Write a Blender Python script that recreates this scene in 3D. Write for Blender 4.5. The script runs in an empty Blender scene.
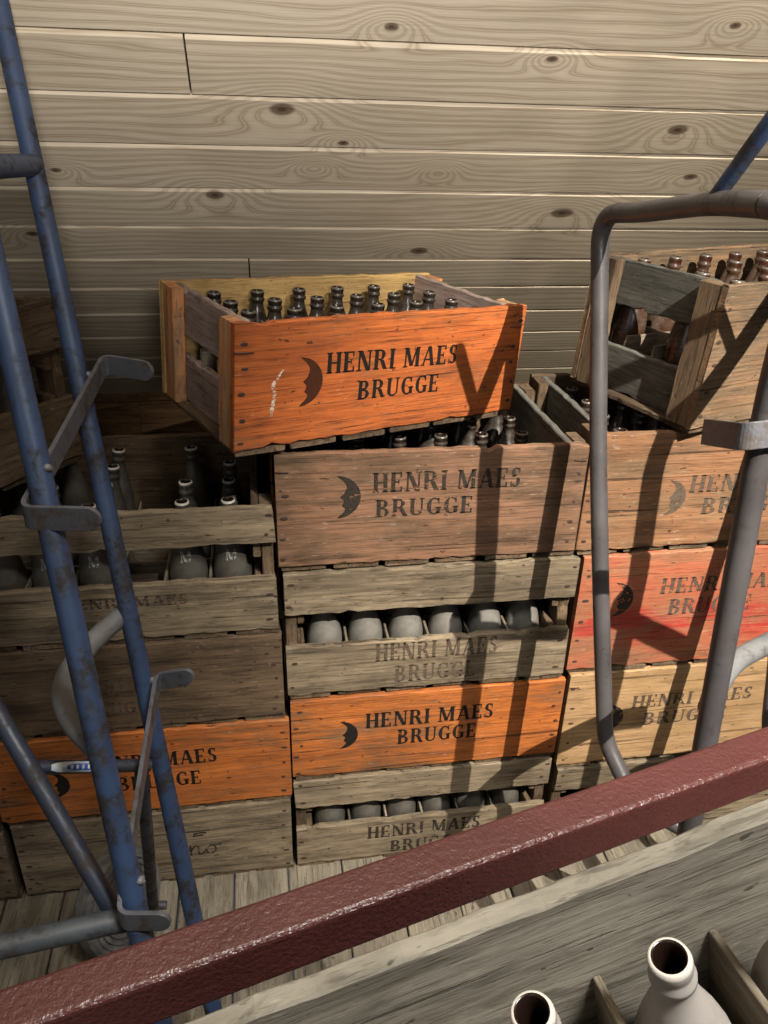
import bpy, bmesh, math, random
from mathutils import Vector, Matrix
sin, cos, pi = math.sin, math.cos, math.pi
random.seed(7)
S = bpy.context.scene
COL = S.collection
V = Vector

# ------------------------------------------------------------------ camera, light, exposure
cam = bpy.data.objects.new('camera', bpy.data.cameras.new('camera'))
COL.objects.link(cam)
CAM = V((0.0, -1.0217, 1.2674))
r_, u_, b_ = V((0.988, -0.1526, 0.0246)), V((0.0477, 0.4521, 0.8907)), V((-0.1471, -0.8788, 0.454))
cam.matrix_world = Matrix(((r_.x, u_.x, b_.x, CAM.x), (r_.y, u_.y, b_.y, CAM.y), (r_.z, u_.z, b_.z, CAM.z), (0, 0, 0, 1)))
cam.data.sensor_fit = 'VERTICAL'
cam.data.sensor_height = 24.0
cam.data.lens = 790 / 1024 * 24.0
cam.data.clip_start = 0.02
S.camera = cam

S.view_settings.view_transform = 'Standard'
S.view_settings.look = 'None'
S.view_settings.exposure = 0.0
S.view_settings.gamma = 1.0
S.view_settings.use_curve_mapping = False

world = bpy.data.worlds.new('world'); S.world = world
world.use_nodes = True
bg = world.node_tree.nodes['Background']
bg.inputs[0].default_value = (0.80, 0.90, 1.0, 1)
bg.inputs[1].default_value = 0.06

LAMP = V((0.86, -1.60, 2.45))
def light(name, kind, loc, target, energy, color, **kw):
    l = bpy.data.lights.new(name, kind); l.energy = energy; l.color = color
    for k, v in kw.items(): setattr(l, k, v)
    o = bpy.data.objects.new(name, l); COL.objects.link(o); o.location = loc
    o.rotation_euler = (V(target) - V(loc)).to_track_quat('-Z', 'Y').to_euler()
    return o
light('spot_lamp', 'SPOT', LAMP, (0.74, 0.05, 0.58), 860, (1.0, 0.93, 0.82), spot_size=math.radians(44), spot_blend=1.0, shadow_soft_size=0.006)
light('wall_fill_spot', 'SPOT', (0.20, -1.85, 1.60), (0.10, -0.35, 2.08), 390, (1.0, 0.955, 0.90), spot_size=math.radians(78), spot_blend=1.0, shadow_soft_size=0.15)  # added fill, brightens the upper boards of the slope; no known fixture
light('left_fill_light', 'AREA', (-1.5, -2.7, 1.75), (0.0, 0.0, 0.9), 6.5, (1.0, 0.95, 0.87), shape='RECTANGLE', size=1.4, size_y=0.9)  # added soft fill from behind left for left-facing sides; no window there
light('foreground_fill_light', 'AREA', (0.50, -1.20, 2.45), (0.22, -0.80, 0.9), 9, (1.0, 0.97, 0.92), shape='RECTANGLE', size=0.35, size_y=0.35, spread=math.radians(62))  # added fill from above for the foreground crate and rail, not a fixture

# ------------------------------------------------------------------ helpers
def link(name, bm, mat, parent=None, smooth=False):
    bmesh.ops.recalc_face_normals(bm, faces=bm.faces)
    me = bpy.data.meshes.new(name)
    bm.to_mesh(me); bm.free()
    if smooth:
        for p in me.polygons: p.use_smooth = True
    me.materials.append(mat)
    o = bpy.data.objects.new(name, me); COL.objects.link(o)
    if parent: o.parent = parent
    return o
def tag(o, label=None, cat=None, group=None, kind=None):
    if label: o['label'] = label
    if cat: o['category'] = cat
    if group: o['group'] = group
    if kind: o['kind'] = kind
    return o
def thing(name, label, cat, loc=(0, 0, 0), rot=(0, 0, 0), group=None):
    o = bpy.data.objects.new(name, None); COL.objects.link(o)
    o.empty_display_size = 0.05
    o.location = loc; o.rotation_euler = rot
    return tag(o, label, cat, group)

def add_board(bm, o, ex, ey, ez, L, Hh, T, seg=None, rough=0.0008, ch=0.0016, rnd=None):
    """a sawn board: o = corner, ex along the grain, ey across, ez thickness; stores grain coordinates in 'gc'"""
    lay = bm.verts.layers.float_vector.get('gc') or bm.verts.layers.float_vector.new('gc')
    o, ex, ey, ez = V(o), V(ex), V(ey), V(ez)
    seg = seg or max(2, int(L / 0.014))
    rx, ry, rz = (random.uniform(0, 50), random.uniform(0, 50), random.uniform(0, 50)) if rnd is None else rnd
    prof = [(ch, 0), (Hh - ch, 0), (Hh, ch), (Hh, T - ch), (Hh - ch, T), (ch, T), (0, T - ch), (0, ch)]
    rings = []
    for i in range(seg + 1):
        a = L * i / seg
        ring = []
        e0 = random.gauss(0, rough); e1 = random.gauss(0, rough)
        if random.random() < 0.07: e1 -= abs(random.gauss(0, rough * 4.0))
        if random.random() < 0.10: e0 += abs(random.gauss(0, rough * 2.5))
        for (h, t) in prof:
            aa = a + (random.gauss(0, rough) if i in (0, seg) else 0)
            hh = h + (e0 if h < Hh / 2 else e1)
            v = bm.verts.new(o + ex * aa + ey * hh + ez * t)
            v[lay] = V((aa + rx, hh + ry, t + rz))
            ring.append(v)
        rings.append(ring)
    n = len(prof)
    for i in range(seg):
        for j in range(n):
            bm.faces.new((rings[i][j], rings[i][(j + 1) % n], rings[i + 1][(j + 1) % n], rings[i + 1][j]))
    bm.faces.new(rings[0]); bm.faces.new(list(reversed(rings[-1])))

def board(name, mat, parent, o, ex, ey, ez, L, Hh, T, **kw):
    bm = bmesh.new(); add_board(bm, o, ex, ey, ez, L, Hh, T, **kw)
    return link(name, bm, mat, parent)

def fillet(pts, rad, n=8):
    """round the inner corners of a polyline"""
    pts = [V(p) for p in pts]; out = [pts[0]]
    for i in range(1, len(pts) - 1):
        a, p, c = pts[i - 1], pts[i], pts[i + 1]
        d1, d2 = (a - p), (c - p)
        rr = rad[i - 1] if isinstance(rad, (list, tuple)) else rad
        k = min(rr, d1.length * 0.49, d2.length * 0.49)
        s, e = p + d1.normalized() * k, p + d2.normalized() * k
        for j in range(n + 1):
            t = j / n
            out.append(s * (1 - t) ** 2 + p * 2 * t * (1 - t) + e * t ** 2)
    out.append(pts[-1]); return out
def spline(pts, n=8):
    pts = [V(p) for p in pts]; P = [pts[0] * 2 - pts[1]] + pts + [pts[-1] * 2 - pts[-2]]; out = []
    for i in range(1, len(P) - 2):
        for j in range(n):
            t = j / n
            out.append(0.5 * ((2 * P[i]) + (P[i + 1] - P[i - 1]) * t + (2 * P[i - 1] - 5 * P[i] + 4 * P[i + 1] - P[i + 2]) * t * t + (3 * P[i] - P[i - 1] - 3 * P[i + 1] + P[i + 2]) * t ** 3))
    out.append(pts[-1]); return out
def add_tube(bm, pts, r, n=20, cap=True):
    pts = [V(p) for p in pts]
    t = (pts[1] - pts[0]).normalized()
    u = t.orthogonal().normalized()
    rings = []
    for i, p in enumerate(pts):
        tn = (pts[min(i + 1, len(pts) - 1)] - pts[max(i - 1, 0)]).normalized()
        u = (u - tn * u.dot(tn)).normalized(); w = tn.cross(u)
        rings.append([bm.verts.new(p + (u * cos(2 * pi * k / n) + w * sin(2 * pi * k / n)) * r) for k in range(n)])
    for i in range(len(rings) - 1):
        for k in range(n):
            bm.faces.new((rings[i][k], rings[i][(k + 1) % n], rings[i + 1][(k + 1) % n], rings[i + 1][k]))
    if cap: bm.faces.new(rings[0]); bm.faces.new(list(reversed(rings[-1])))
def tube(name, mat, parent, pts, r, n=20):
    bm = bmesh.new(); add_tube(bm, pts, r, n)
    o = link(name, bm, mat, parent, True)
    m = o.modifiers.new('e', 'EDGE_SPLIT'); m.split_angle = math.radians(60)
    return o
def add_strip(bm, pts, up, width, th, round_end=False):
    """flat steel bar bent along pts; 'up' is the direction of its width"""
    pts = [V(p) for p in pts]; rings = []
    if round_end:
        d = (pts[-1] - pts[-2]).normalized(); e = pts[-1]; k = width / 2
        ext = [(d * k * sin(a), cos(a)) for a in [pi / 2 * j / 5 for j in range(0, 6)]]
        base = e - d * k
        seq = [(p, 1.0) for p in pts[:-1]] + [(base + off, max(c, 0.08)) for off, c in ext]
    else: seq = [(p, 1.0) for p in pts]
    P = [q[0] for q in seq]
    up = V(up).normalized()
    for i, (p, c) in enumerate(seq):
        d1 = (P[i] - P[max(i - 1, 0)]); d2 = (P[min(i + 1, len(P) - 1)] - P[i])
        if d1.length < 1e-6: d1 = d2
        if d2.length < 1e-6: d2 = d1
        n1 = d1.cross(up).normalized(); n2 = d2.cross(up).normalized()
        nn = (n1 + n2); nn = nn.normalized() / max(0.35, nn.normalized().dot(n1))
        w = width * c / 2
        rings.append([bm.verts.new(p + up * w + nn * th / 2), bm.verts.new(p - up * w + nn * th / 2), bm.verts.new(p - up * w - nn * th / 2), bm.verts.new(p + up * w - nn * th / 2)])
    for i in range(len(rings) - 1):
        for k in range(4):
            bm.faces.new((rings[i][k], rings[i][(k + 1) % 4], rings[i + 1][(k + 1) % 4], rings[i + 1][k]))
    bm.faces.new(rings[0]); bm.faces.new(list(reversed(rings[-1])))
def bevel_mod(o, w=0.0012, seg=2):
    m = o.modifiers.new('b', 'BEVEL'); m.width = w; m.segments = seg; m.limit_method = 'ANGLE'; m.angle_limit = math.radians(40)
    return o
def add_lathe(bm, prof, n=28, o=(0, 0, 0)):
    o = V(o); rings = []
    for (r, z) in prof:
        rings.append([bm.verts.new(o + V((r * cos(2 * pi * k / n), r * sin(2 * pi * k / n), z))) for k in range(n)] if r > 1e-6 else [bm.verts.new(o + V((0, 0, z)))])
    for a, b in zip(rings, rings[1:]):
        for k in range(n):
            k2 = (k + 1) % n
            if len(a) == 1: bm.faces.new((a[0], b[k], b[k2]))
            elif len(b) == 1: bm.faces.new((a[k], a[k2], b[0]))
            else: bm.faces.new((a[k], a[k2], b[k2], b[k]))

# ------------------------------------------------------------------ materials
class NT:
    def __init__(s, name):
        s.m = bpy.data.materials.new(name); s.m.use_nodes = True
        s.t = s.m.node_tree; s.b = s.t.nodes['Principled BSDF']; s.out = s.t.nodes['Material Output']
    def n(s, kind, **kw):
        nd = s.t.nodes.new(kind)
        for k, v in kw.items():
            if k.startswith('i_'):
                nd.inputs[int(k[2:]) if k[2:].isdigit() else k[2:].replace('_', ' ')].default_value = v
            else: setattr(nd, k, v)
        return nd
    def l(s, a, b): s.t.links.new(a, b)
    def val(s, x, sock):
        if hasattr(x, 'is_output') or hasattr(x, 'links'): s.l(x, sock)
        else: sock.default_value = x
    def math(s, op, a, b=0.0, c=None, clamp=False):
        nd = s.n('ShaderNodeMath', operation=op, use_clamp=clamp)
        s.val(a, nd.inputs[0]); s.val(b, nd.inputs[1])
        if c is not None: s.val(c, nd.inputs[2])
        return nd.outputs[0]
    def mix(s, f, a, b, mode='MIX'):
        nd = s.n('ShaderNodeMix', data_type='RGBA', blend_type=mode)
        s.val(f, nd.inputs[0])
        for x, k in ((a, 6), (b, 7)):
            if isinstance(x, (tuple, list)): nd.inputs[k].default_value = (*x[:3], 1)
            else: s.l(x, nd.inputs[k])
        return nd.outputs[2]
    def noise(s, vec, scale, detail=4, rough=0.55, dist=0.0):
        nd = s.n('ShaderNodeTexNoise'); s.l(vec, nd.inputs['Vector'])
        nd.inputs['Scale'].default_value = scale; nd.inputs['Detail'].default_value = detail
        nd.inputs['Roughness'].default_value = rough; nd.inputs['Distortion'].default_value = dist
        return nd.outputs[0]
    def mapv(s, vec, scale, loc=(0, 0, 0)):
        nd = s.n('ShaderNodeMapping'); s.l(vec, nd.inputs[0])
        nd.inputs['Scale'].default_value = scale; nd.inputs['Location'].default_value = loc
        return nd.outputs[0]
    def ramp(s, f, stops, interp='LINEAR'):
        nd = s.n('ShaderNodeValToRGB'); s.l(f, nd.inputs[0]); e = nd.color_ramp.elements
        nd.color_ramp.interpolation = interp
        while len(e) < len(stops): e.new(0.5)
        for el, (p, c) in zip(e, stops):
            el.position = p; el.color = (*c, 1) if not isinstance(c, (int, float)) else (c, c, c, 1)
        return nd.outputs[0]
    def bump(s, h, strength=0.3, dist=0.002):
        nd = s.n('ShaderNodeBump'); nd.inputs['Strength'].default_value = strength; nd.inputs['Distance'].default_value = dist
        s.l(h, nd.inputs['Height']); s.l(nd.outputs[0], s.b.inputs['Normal'])
    def attr(s, name):
        nd = s.n('ShaderNodeAttribute'); nd.attribute_name = name; return nd.outputs['Vector']
    def objc(s): return s.n('ShaderNodeTexCoord').outputs['Object']

def srgb(r, g, b): return tuple(((c / 255) / 12.92 if c / 255 <= 0.04045 else ((c / 255 + 0.055) / 1.055) ** 2.4) for c in (r, g, b))

def wood(name, light_c, dark_c, paint=None, paint2=None, wear=0.45, stain=0.5, rough=0.8, streak=None):
    """weathered crate board; the grain follows the 'gc' coordinates stored in the boards"""
    m = NT(name); gc = m.attr('gc')
    fine = m.noise(m.mapv(gc, (6, 260, 120)), 1.0, 5, 0.65, 0.3)
    broad = m.noise(m.mapv(gc, (2.4, 44, 24)), 1.0, 6, 0.68, 0.5)
    blot = m.noise(m.mapv(gc, (7, 16, 16)), 1.0, 5, 0.65)
    speck = m.noise(m.mapv(gc, (60, 300, 200)), 1.0, 2, 0.5)
    g = m.math('ADD', m.math('MULTIPLY', fine, 0.45), m.math('MULTIPLY', broad, 0.55))
    base = m.ramp(g, [(0.30, dark_c), (0.46, tuple(0.55 * a + 0.45 * b for a, b in zip(light_c, dark_c))), (0.64, light_c)])
    crack = m.ramp(m.noise(m.mapv(gc, (3.0, 170, 70)), 1.0, 4, 0.65, 0.3), [(0.345, 1.0), (0.385, 0.0)])
    pore = m.ramp(m.noise(m.mapv(gc, (26, 620, 300)), 1.0, 3, 0.6), [(0.36, 1.0), (0.44, 0.0)])
    pit = m.ramp(m.noise(m.mapv(gc, (70, 130, 130)), 1.0, 2, 0.5), [(0.27, 1.0), (0.31, 0.0)])
    if paint:
        p2 = paint2 or tuple(c * 0.72 for c in paint)
        pc = m.mix(m.ramp(g, [(0.36, 0.0), (0.60, 1.0)]), p2, paint)
        pc = m.mix(m.math('MULTIPLY', m.ramp(fine, [(0.36, 1.0), (0.50, 0.0)]), 0.35), pc, tuple(c * 0.45 for c in paint))
        if streak:                                     # a band of brighter paint left along the lower half of the board
            sp = m.n('ShaderNodeSeparateXYZ'); m.l(m.objc(), sp.inputs[0])
            wob = m.noise(m.mapv(gc, (9, 9, 9)), 1.0, 4, 0.6)
            zz = m.math('ADD', sp.outputs['Z'], m.math('MULTIPLY', m.math('SUBTRACT', wob, 0.5), 0.13))
            band = m.math('MULTIPLY', m.ramp(m.math('MULTIPLY', zz, 4.0), [(0.22, 0.0), (0.34, 1.0), (0.44, 0.9), (0.52, 0.0)]), m.ramp(fine, [(0.3, 0.5), (0.5, 0.95)]))
            pc = m.mix(band, pc, streak)
        w = m.math('ADD', m.math('MULTIPLY', blot, 0.6), m.math('MULTIPLY', fine, 0.4))
        msk = m.ramp(w, [(wear - 0.07, 0.0), (wear + 0.07, 1.0)])
        base = m.mix(msk, base, pc)
    st = m.ramp(blot, [(0.28, 1.0), (0.52, 0.0)])
    base = m.mix(m.math('MULTIPLY', st, stain), base, tuple(c * 0.35 for c in dark_c))
    base = m.mix(m.math('MULTIPLY', crack, 0.7), base, tuple(c * 0.25 for c in dark_c))
    base = m.mix(m.math('MULTIPLY', m.ramp(speck, [(0.66, 0.0), (0.74, 1.0)]), 0.35), base, (0.42, 0.38, 0.32))
    base = m.mix(m.math('MULTIPLY', pore, 0.45), base, tuple(c * 0.5 for c in dark_c))
    base = m.mix(m.math('MULTIPLY', pit, 0.75), base, tuple(c * 0.2 for c in dark_c))
    dirt = m.noise(m.mapv(gc, (14, 90, 60)), 1.0, 6, 0.72, 0.8)
    big = m.noise(m.mapv(gc, (4.5, 9, 9), (3.1, 7.7, 1.3)), 1.0, 3, 0.55)
    dk = m.math('MULTIPLY', m.ramp(dirt, [(0.34, 1.0), (0.50, 0.0)]), 0.55 if not paint else 0.32)
    base = m.mix(dk, base, tuple(c * 0.4 for c in dark_c))
    base = m.mix(m.ramp(big, [(0.38, 0.42 if not paint else 0.25), (0.58, 0.0)]), base, tuple(c * 0.6 for c in dark_c))
    m.l(base, m.b.inputs['Base Color']); m.b.inputs['Roughness'].default_value = rough
    m.b.inputs['Specular IOR Level'].default_value = 0.25
    h = m.math('SUBTRACT', g, m.math('MULTIPLY', crack, 0.8))
    m.bump(m.math('SUBTRACT', h, m.math('MULTIPLY', pore, 0.25)), 0.6, 0.0016)
    return m.m

GREY_L, GREY_D = srgb(150, 134, 110), srgb(56, 45, 35)
BRN_L, BRN_D = srgb(150, 122, 92), srgb(70, 50, 36)
W_GREY = wood('weathered_grey_wood', GREY_L, GREY_D)
W_GREYD = wood('dark_weathered_wood', srgb(118, 98, 76), srgb(48, 36, 27))
W_BROWN = wood('weathered_brown_wood', srgb(132, 106, 82), srgb(62, 45, 34), srgb(138, 102, 78), srgb(98, 70, 54), 0.48, 0.6)
W_ORANGE = wood('orange_painted_wood', BRN_L, BRN_D, srgb(186, 102, 50), srgb(150, 74, 34), 0.38, 0.3, 0.65)
W_ORANGE2 = wood('worn_orange_wood', BRN_L, BRN_D, srgb(186, 108, 50), srgb(146, 80, 36), 0.41, 0.4, 0.7)
W_TAN = wood('tan_brown_wood', BRN_L, BRN_D, srgb(142, 102, 72), srgb(108, 76, 54), 0.46, 0.45)
W_RED = wood('faded_red_wood', srgb(180, 134, 100), srgb(110, 74, 52), srgb(166, 82, 58), srgb(154, 102, 74), 0.46, 0.35, streak=srgb(160, 42, 40))
W_YELLOW = wood('pale_yellow_wood', srgb(196, 160, 112), srgb(120, 90, 58), srgb(172, 140, 102), srgb(142, 112, 80), 0.44, 0.4)
W_PALE = wood('pale_inside_wood', srgb(206, 172, 112), srgb(140, 110, 70), None, None, 0.4, 0.2)
W_BATTEN = wood('orange_edged_batten', srgb(196, 158, 122), srgb(110, 84, 62), srgb(206, 136, 80), srgb(170, 110, 66), 0.50, 0.3)
W_MAUVE = wood('grey_mauve_side_wood', srgb(172, 152, 142), srgb(100, 84, 76), None, None, 0.4, 0.4)
W_SLATE = wood('slate_grey_wood', srgb(112, 110, 102), srgb(50, 50, 46))
W_FORE = wood('grey_beige_wood', srgb(148, 142, 128), srgb(84, 78, 68), None, None, 0.4, 0.35)
W_DIV = wood('divider_wood', srgb(140, 130, 112), srgb(78, 68, 56))
W_WORN = wood('worn_tan_grey_wood', srgb(124, 106, 84), srgb(62, 48, 36), srgb(132, 102, 74), srgb(92, 70, 52), 0.52, 0.6)

def ink(name, col, wear=0.42):
    m = NT(name); c = m.objc()
    m.b.inputs['Base Color'].default_value = (*col, 1); m.b.inputs['Roughness'].default_value = 0.8
    m.b.inputs['Specular IOR Level'].default_value = 0.15
    w = m.noise(m.mapv(c, (70, 70, 150)), 1.0, 5, 0.65)
    tr = m.n('ShaderNodeBsdfTransparent'); mx = m.n('ShaderNodeMixShader')
    m.l(m.ramp(w, [(wear - 0.05, 0.0), (wear + 0.06, 1.0)]), mx.inputs[0])
    m.l(tr.outputs[0], mx.inputs[1]); m.l(m.b.outputs[0], mx.inputs[2]); m.l(mx.outputs[0], m.out.inputs[0])
    return m.m
INK = ink('black_stencil_ink', (0.012, 0.010, 0.008), 0.33)
INK_W = ink('worn_stencil_ink', (0.030, 0.023, 0.018), 0.43)
INK_F = ink('faded_stencil_ink', (0.085, 0.062, 0.045), 0.43)
INK_B = ink('burnt_brown_ink', (0.05, 0.016, 0.007), 0.34)

INK_WH = ink('worn_white_print', srgb(150, 150, 144), 0.47)
def metal_paint(name, col, rust, amount, rough=0.45):
    m = NT(name); c = m.objc()
    a = m.noise(c, 55, 6, 0.7); b = m.noise(c, 14, 4, 0.6); f = m.noise(c, 260, 3, 0.6)
    msk = m.ramp(m.math('ADD', m.math('MULTIPLY', a, 0.6), m.math('MULTIPLY', b, 0.4)), [(amount - 0.05, 1.0), (amount + 0.05, 0.0)])
    pc = m.mix(m.ramp(b, [(0.3, 0.0), (0.7, 1.0)]), tuple(x * 0.7 for x in col), tuple(min(1, x * 1.2) for x in col))
    rc = m.mix(m.ramp(a, [(0.35, 0.0), (0.65, 1.0)]), tuple(x * 0.55 for x in rust), rust)
    m.l(m.mix(msk, pc, rc), m.b.inputs['Base Color'])
    r = m.math('ADD', m.math('MULTIPLY', msk, 0.3), rough); m.l(r, m.b.inputs['Roughness'])
    m.bump(m.math('ADD', m.math('MULTIPLY', msk, -0.6), m.math('MULTIPLY', f, 0.3)), 0.35, 0.001)
    return m.m
M_BLUE = metal_paint('chipped_blue_paint', srgb(44, 60, 88), srgb(40, 36, 36), 0.45)
M_BLUEDK = metal_paint('worn_dark_blue_paint', srgb(36, 43, 58), srgb(50, 45, 44), 0.46)
M_STEEL = metal_paint('bare_grey_steel', srgb(66, 63, 64), srgb(56, 48, 44), 0.40, 0.38)
M_DARK = metal_paint('dark_grey_steel', srgb(62, 66, 70), srgb(50, 48, 47), 0.46, 0.42)
M_STRAP = metal_paint('rusty_flat_steel', srgb(76, 78, 84), srgb(74, 64, 58), 0.45, 0.42)
M_GALV = metal_paint('pale_galvanised_steel', srgb(98, 98, 98), srgb(78, 75, 72), 0.40, 0.45)
M_NAIL = metal_paint('rusted_nail_iron', srgb(44, 34, 30), srgb(70, 40, 24), 0.5, 0.7)
def beam_mat():
    m = NT('red_brown_hammered_paint'); c = m.objc()
    a = m.noise(c, 230, 2, 0.5); b = m.noise(c, 9, 4, 0.6); d = m.noise(c, 640, 2, 0.5)
    col = m.mix(m.ramp(b, [(0.3, 0.0), (0.7, 1.0)]), srgb(63, 32, 30), srgb(75, 40, 38))
    m.l(col, m.b.inputs['Base Color']); m.b.inputs['Roughness'].default_value = 0.36
    m.b.inputs['Specular IOR Level'].default_value = 0.6
    m.bump(m.math('ADD', a, m.math('MULTIPLY', d, 0.3)), 0.8, 0.0016)
    return m.m
M_BEAM = beam_mat()
def rubber():
    m = NT('dusty_grey_rubber'); a = m.noise(m.objc(), 40, 4, 0.6)
    m.l(m.ramp(a, [(0.35, srgb(58, 58, 58)), (0.65, srgb(104, 102, 98))]), m.b.inputs['Base Color']); m.b.inputs['Roughness'].default_value = 0.85
    return m.m
M_RUBBER = rubber()

def glass(name, base, dust_c, dust_amt, rough=0.16):
    m = NT(name); c = m.objc()
    geo = m.n('ShaderNodeNewGeometry'); sep = m.n('ShaderNodeSeparateXYZ'); m.l(geo.outputs['Normal'], sep.inputs[0])
    n1 = m.noise(c, 34, 5, 0.65); n2 = m.noise(c, 150, 3, 0.6)
    up = m.math('MULTIPLY', m.math('MAXIMUM', sep.outputs['Z'], 0.0), 0.35)
    f = m.math('ADD', m.math('ADD', m.math('MULTIPLY', n1, 0.8), m.math('MULTIPLY', n2, 0.25)), up)
    d = m.ramp(f, [(0.42, 0.0), (0.85, 1.0)])
    d = m.math('ADD', m.math('MULTIPLY', d, 0.45), dust_amt - 0.2, clamp=True)
    m.l(m.mix(d, base, dust_c), m.b.inputs['Base Color'])
    m.l(m.math('ADD', m.math('MULTIPLY', d, 0.6), rough, clamp=True), m.b.inputs['Roughness'])
    m.b.inputs['IOR'].default_value = 1.5
    return m.m
G_DUSTY = glass('dusty_brown_glass', (0.014, 0.010, 0.008), srgb(112, 108, 100), 0.42)
G_PALE = glass('pale_dusty_glass', (0.03, 0.026, 0.022), srgb(136, 132, 124), 0.47, 0.3)
G_DARK = glass('dark_brown_glass', (0.010, 0.005, 0.003), srgb(110, 104, 96), 0.13)
G_AMBER = glass('amber_brown_glass', (0.030, 0.010, 0.004), srgb(120, 110, 100), 0.16)
G_FORE = glass('grey_dust_coated_glass', (0.03, 0.022, 0.018), srgb(142, 136, 130), 0.90, 0.3)
def plain(name, col, rough=0.6):
    m = NT(name); m.b.inputs['Base Color'].default_value = (*col, 1); m.b.inputs['Roughness'].default_value = rough; return m.m
P_WHITE = plain('white_print', srgb(190, 190, 184)); P_BLACK = plain('black_print', srgb(18, 18, 18))
P_RIM = plain('worn_pale_rim', srgb(176, 170, 160), 0.5); P_RIMD = plain('dark_glass_rim', srgb(84, 78, 72), 0.3); P_INNER = plain('brown_glass_inside', (0.012, 0.006, 0.004), 0.25)
P_SILVER = plain('silver_sticker_foil', srgb(178, 184, 190), 0.35); P_BLUE = plain('blue_sticker_ink', srgb(46, 84, 170), 0.45)

# plank cladding of the roof slope (gc = along, across within the board, board number)
KNOTS = [(0.049, 0.12, .013), (0.659, 0.141, .012), (0.545, 0.347, .015), (0.141, 0.185, .006), (-0.058, 0.309, .011), (0.737, 0.248, .009), (0.412, 0.017, .006), (-0.29, 0.255, .006), (0.643, -0.047, .006), (0.186, -0.022, .007), (0.306, 0.463, .012), (-0.368, 0.415, .008), (0.10, 0.24, .001), (0.30, 0.245, .001)]
def cladding():
    m = NT('pine_cladding'); gc = m.attr('gc')
    sep = m.n('ShaderNodeSeparateXYZ'); m.l(gc, sep.inputs[0]); X, T, R = sep.outputs
    warpf = None; dark = None
    for (kx, kt, kr) in KNOTS:
        dx = m.math('MULTIPLY', m.math('SUBTRACT', X, kx), 0.62); dt = m.math('SUBTRACT', T, kt)
        d2 = m.math('ADD', m.math('MULTIPLY', dx, dx), m.math('MULTIPLY', dt, dt))
        s2 = max(kr, .006) * 3.4
        g = m.math('EXPONENT', m.math('MULTIPLY', d2, -1.0 / (s2 * s2)))
        g = m.math('MULTIPLY', g, 0.075)
        warpf = g if warpf is None else m.math('ADD', warpf, g)
        if kr > 0.003:
            dk = m.math('SUBTRACT', 1.0, m.math('DIVIDE', m.math('SQRT', d2), kr), clamp=True)
            dark = dk if dark is None else m.math('MAXIMUM', dark, dk)
    low = m.noise(m.mapv(gc, (1.5, 9, 7.3)), 1.0, 3, 0.5)
    med = m.noise(m.mapv(gc, (7, 40, 7.3)), 1.0, 3, 0.5)
    y = m.math('ADD', m.math('ADD', T, warpf), m.math('ADD', m.math('MULTIPLY', low, 0.085), m.math('MULTIPLY', med, 0.006)))
    ring = m.math('SINE', m.math('MULTIPLY', y, 400.0))
    ring = m.ramp(m.math('ADD', m.math('MULTIPLY', ring, 0.5), 0.5), [(0.0, 0.0), (0.6, 0.25), (0.93, 1.0), (1.0, 0.3)])
    fine = m.noise(m.mapv(gc, (8, 420, 7.3)), 1.0, 4, 0.6)
    tone = m.noise(m.mapv(gc, (0.6, 0.01, 31.7)), 1.0, 2, 0.5)
    base = m.mix(tone, srgb(192, 177, 154), srgb(210, 197, 175))
    base = m.mix(m.math('MULTIPLY', ring, 0.50), base, srgb(126, 102, 74))
    base = m.mix(m.math('MULTIPLY', m.ramp(fine, [(0.35, 1.0), (0.6, 0.0)]), 0.25), base, srgb(120, 100, 72))
    blot = m.noise(m.mapv(gc, (3, 10, 7.3)), 1.0, 4, 0.6)
    base = m.mix(m.math('MULTIPLY', m.ramp(blot, [(0.52, 0.0), (0.7, 1.0)]), 0.22), base, srgb(110, 96, 74))
    base = m.mix(m.ramp(dark, [(0.0, 0.0), (0.30, 0.75), (0.6, 0.8), (0.8, 0.95)]), base, srgb(66, 44, 28))
    m.l(base, m.b.inputs['Base Color']); m.b.inputs['Roughness'].default_value = 0.7
    m.b.inputs['Specular IOR Level'].default_value = 0.3
    m.bump(m.math('ADD', m.math('MULTIPLY', ring, -0.4), fine), 0.2, 0.001)
    return m.m
M_CLAD = cladding()
W_FLOOR = wood('grey_floor_planks', srgb(142, 134, 118), srgb(80, 72, 60), None, None, 0.4, 0.35)

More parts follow.
